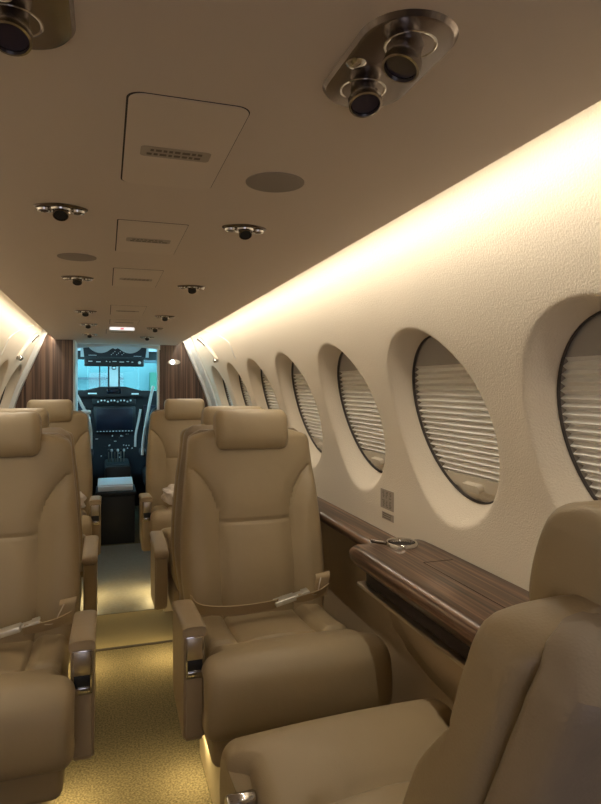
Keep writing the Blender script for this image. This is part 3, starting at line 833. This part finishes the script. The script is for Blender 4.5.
obj('quadrant_plate', bx((0, 5.1, .503), (.17, .26, .006), .002), M['panelgrey'], t)
obj('quadrant_body', bx2((-.10, 4.95, 0), (.10, 5.5, .50), .02), M['black'], t)
for k in range(6):
    bm = bmesh.new(); x = -.07+.024*k; tube(bm, [(x, 5.2, .49), (x, 5.16, .56), (x, 5.15, .60)], .004, 8); l = obj('lever', bm, M['satin'], t)
    obj('lever_grip', bx((x, 5.15, .605), (.018, .02, .022), .005), M['white'] if k % 2 else M['black'], l)
t = thing('control_yoke', 'black control yoke with a pale arc in front of the instrument panel', 'yoke', (-.03, 5.05, .56))
# crew seats
def crew(s, label):
    t = thing('crew_seat', label, 'seat', (s*.41-.01, 5.0, 0), 0, 'black cockpit crew seats')
    obj('seat_base', bx((0, 0, .17), (.36, .36, .34), .03, 3), M['black'], t)
    obj('seat_cushion', bx((0, .02, .40), (.42, .44, .12), .04, 4), M['black'], t)
    bm = bmesh.new(); rings = []
    for i in range(25):
        z = .44+.56*i/24; W = .20-.05*smoothstep(.8, 1, z)-.06*smoothstep(.95, 1.0, z); th = .05*(1-.4*smoothstep(.9, 1, z))
        rings.append([Vector((W*math.copysign(abs(math.cos(a))**.5, math.cos(a)), -.22-.12*(z-.44)+th*math.copysign(abs(math.sin(a))**.6, math.sin(a)), z)) for a in [2*PI*k/36 for k in range(36)]])
    loft(bm, rings); obj('backrest', bm, M['black'], t)
    bm = bmesh.new(); x = -s*.155
    cx = s*.41-.01
    P = [(.257, 1.13), (.234, 1.022), (.205, .86), (.182, .713), (.175, .60)] if s > 0 else [(-.296, 1.06), (-.25, .965), (-.222, .92), (-.200, .80), (-.197, .66)]
    tube(bm, catmull([(a-cx, -.22, b) for a, b in P], 8), .011, 10); obj('side_frame', bm, M['white'], t)
    if s > 0:
        bm = bmesh.new(); tube(bm, catmull([(a-cx, -.16, b) for a, b in [(.165, .95), (.15, .86), (.129, .753), (.125, .66)]], 8), .009, 10); obj('side_frame', bm, M['white'], t)
    else:
        obj('frame_pad', bx((-.235-cx, -.22, .935), (.075, .05, .03), .01, 3), M['white'], t)
    obj('armrest', bx((-s*.21, -.02, .60), (.05, .30, .045), .015, 3), M['panelgrey'], t)
crew(1, 'black co-pilot seat with pale frame seen through the doorway on the right'); crew(-1, 'black pilot seat with pale frame seen through the doorway on the left')
bm = bmesh.new(); y = bpy.data.objects['control_yoke']
tube(bm, [Vector((.045*math.cos(a), 0, -.10+.03*math.sin(a))) for a in [PI*k/16 for k in range(17)]], .007, 10); obj('yoke_grip', bm, M['satin'], y)
obj('yoke_hub', bx((0, .03, -.10), (.05, .06, .04), .01), M['black'], y)
# cabinet at the doorway with box on top
t = thing('aisle_cabinet', 'low black cabinet in the cockpit doorway at the end of the aisle', 'cabinet', (-.022, 4.62, 0))
obj('cabinet_body', bx2((-.13, -.12, 0), (.13, .2, .345), .008), M['black'], t)
obj('cabinet_top', bx2((-.14, -.13, .345), (.14, .2, .375), .006), M['panelgrey'], t)
t = thing('document_box', 'pale blue-white folded document box lying on the black aisle cabinet', 'box', (-.025, 4.62, .375))
obj('box_body', bx((0, .02, .018), (.24, .22, .036), .004), M['box'], t)
rot = Matrix.Rotation(.12, 3, 'X'); obj('box_lid', bx((0, .03, .047), (.245, .2, .018), .004, 2, rot), M['box'], t)
# outside the windshield: hangar
struct('wall_hangar', bx2((-9, 15, -3), (9, 15.1, 7)), M['hangar'], smooth=False)
struct('ground', bx2((-12, -6, -1.6), (12, 16, -1.55)), M['apron'], smooth=False)
tag(obj('hangar_girder', bx2((-9, 14.8, 1.28), (.3, 14.95, 1.33)), M['hangardark'], smooth=False), 'thin steel girder across the hangar wall outside the windshield', 'girder')
tag(obj('hangar_door', bx2((.9, 14.6, -1.5), (1.7, 14.9, 1.45)), M['hangargreen'], smooth=False), 'green hangar door seen through the right windshield', 'door')
tag(obj('hangar_cabinet', bx2((-1.9, 14.3, -1.5), (-.9, 14.6, 1.22)), M['hangarwhite'], smooth=False), 'white cabinet against the hangar wall outside the left windshield', 'cabinet')
tag(obj('roof_beam', bx2((-.2, 13.0, 1.62), (2.2, 13.3, 1.95), 0), M['hangardark'], smooth=False), 'blue-grey roof beam across the top of the right windshield', 'beam')

# ------------------------------------------------------------------ lights
def area(nm, loc, rot, sx, sy, e, col):
    d = bpy.data.lights.new(nm, 'AREA'); d.shape = 'RECTANGLE'; d.size = sx; d.size_y = sy; d.energy = e; d.color = col
    o = bpy.data.objects.new(nm, d); C.objects.link(o); o.location = loc; o.rotation_euler = rot; return o
WARM = (1, .89, .72)
YA = .12
for s in (1, -1):
    segs = 5; L = (Y1-.05-YA)/segs
    for k in range(segs):
        # faces outward (+x*s), a little downward
        o = area('cove_lamp', (s*.4095, YA+L*(k+.5), 1.445), (0, 0, 0), L, .010, 2.0, WARM)
        d = Vector((s*.55, 0, -1)).normalized(); o.rotation_euler = d.to_track_quat('-Z', 'X').to_euler()
        # make the long side run along y
        q = Matrix((Vector((0, 1, 0)), (-d).cross(Vector((0, 1, 0))), -d)).transposed(); o.rotation_euler = q.to_euler()
# seat pedestal floor lamps
for x, s in ((XR, -1), (XL, 1)):
    for yy in (YM, YMID+.28, YN+.1, YF):
        o = area('pedestal_lamp', (x+s*.170, yy, .15), (0, 0, 0), .06, .02, .8, (1, .76, .34))
        d = Vector((s*.45, 0, -1)).normalized(); o.rotation_euler = d.to_track_quat('-Z', 'Y').to_euler()
W = bpy.data.worlds.new('World'); bpy.context.scene.world = W; W.use_nodes = True
bg = W.node_tree.nodes['Background']; bg.inputs[0].default_value = (.68, .91, 1.0, 1); bg.inputs[1].default_value = 8
area('aft_fill', (-.15, Y0+.05, .95), (PI/2, 0, 0), .8, .9, 2.5, (.85, .85, 1))  # added soft fill from behind the camera; no door opening is built
# ------------------------------------------------------------------ camera
cam = bpy.data.cameras.new('Camera'); co = bpy.data.objects.new('Camera', cam); C.objects.link(co)
cam.sensor_fit = 'VERTICAL'; cam.sensor_height = 36; cam.lens = 603/804*36; cam.shift_y = -16/804; cam.clip_start = .02
co.location = (-.09, 0, 1.13); co.rotation_euler = (PI/2, 0, -math.atan((300.5-106)/603))
sc = bpy.context.scene; sc.camera = co
sc.view_settings.view_transform = 'Standard'; sc.view_settings.look = 'None'; sc.view_settings.gamma = 1
sc.view_settings.exposure = 0.15
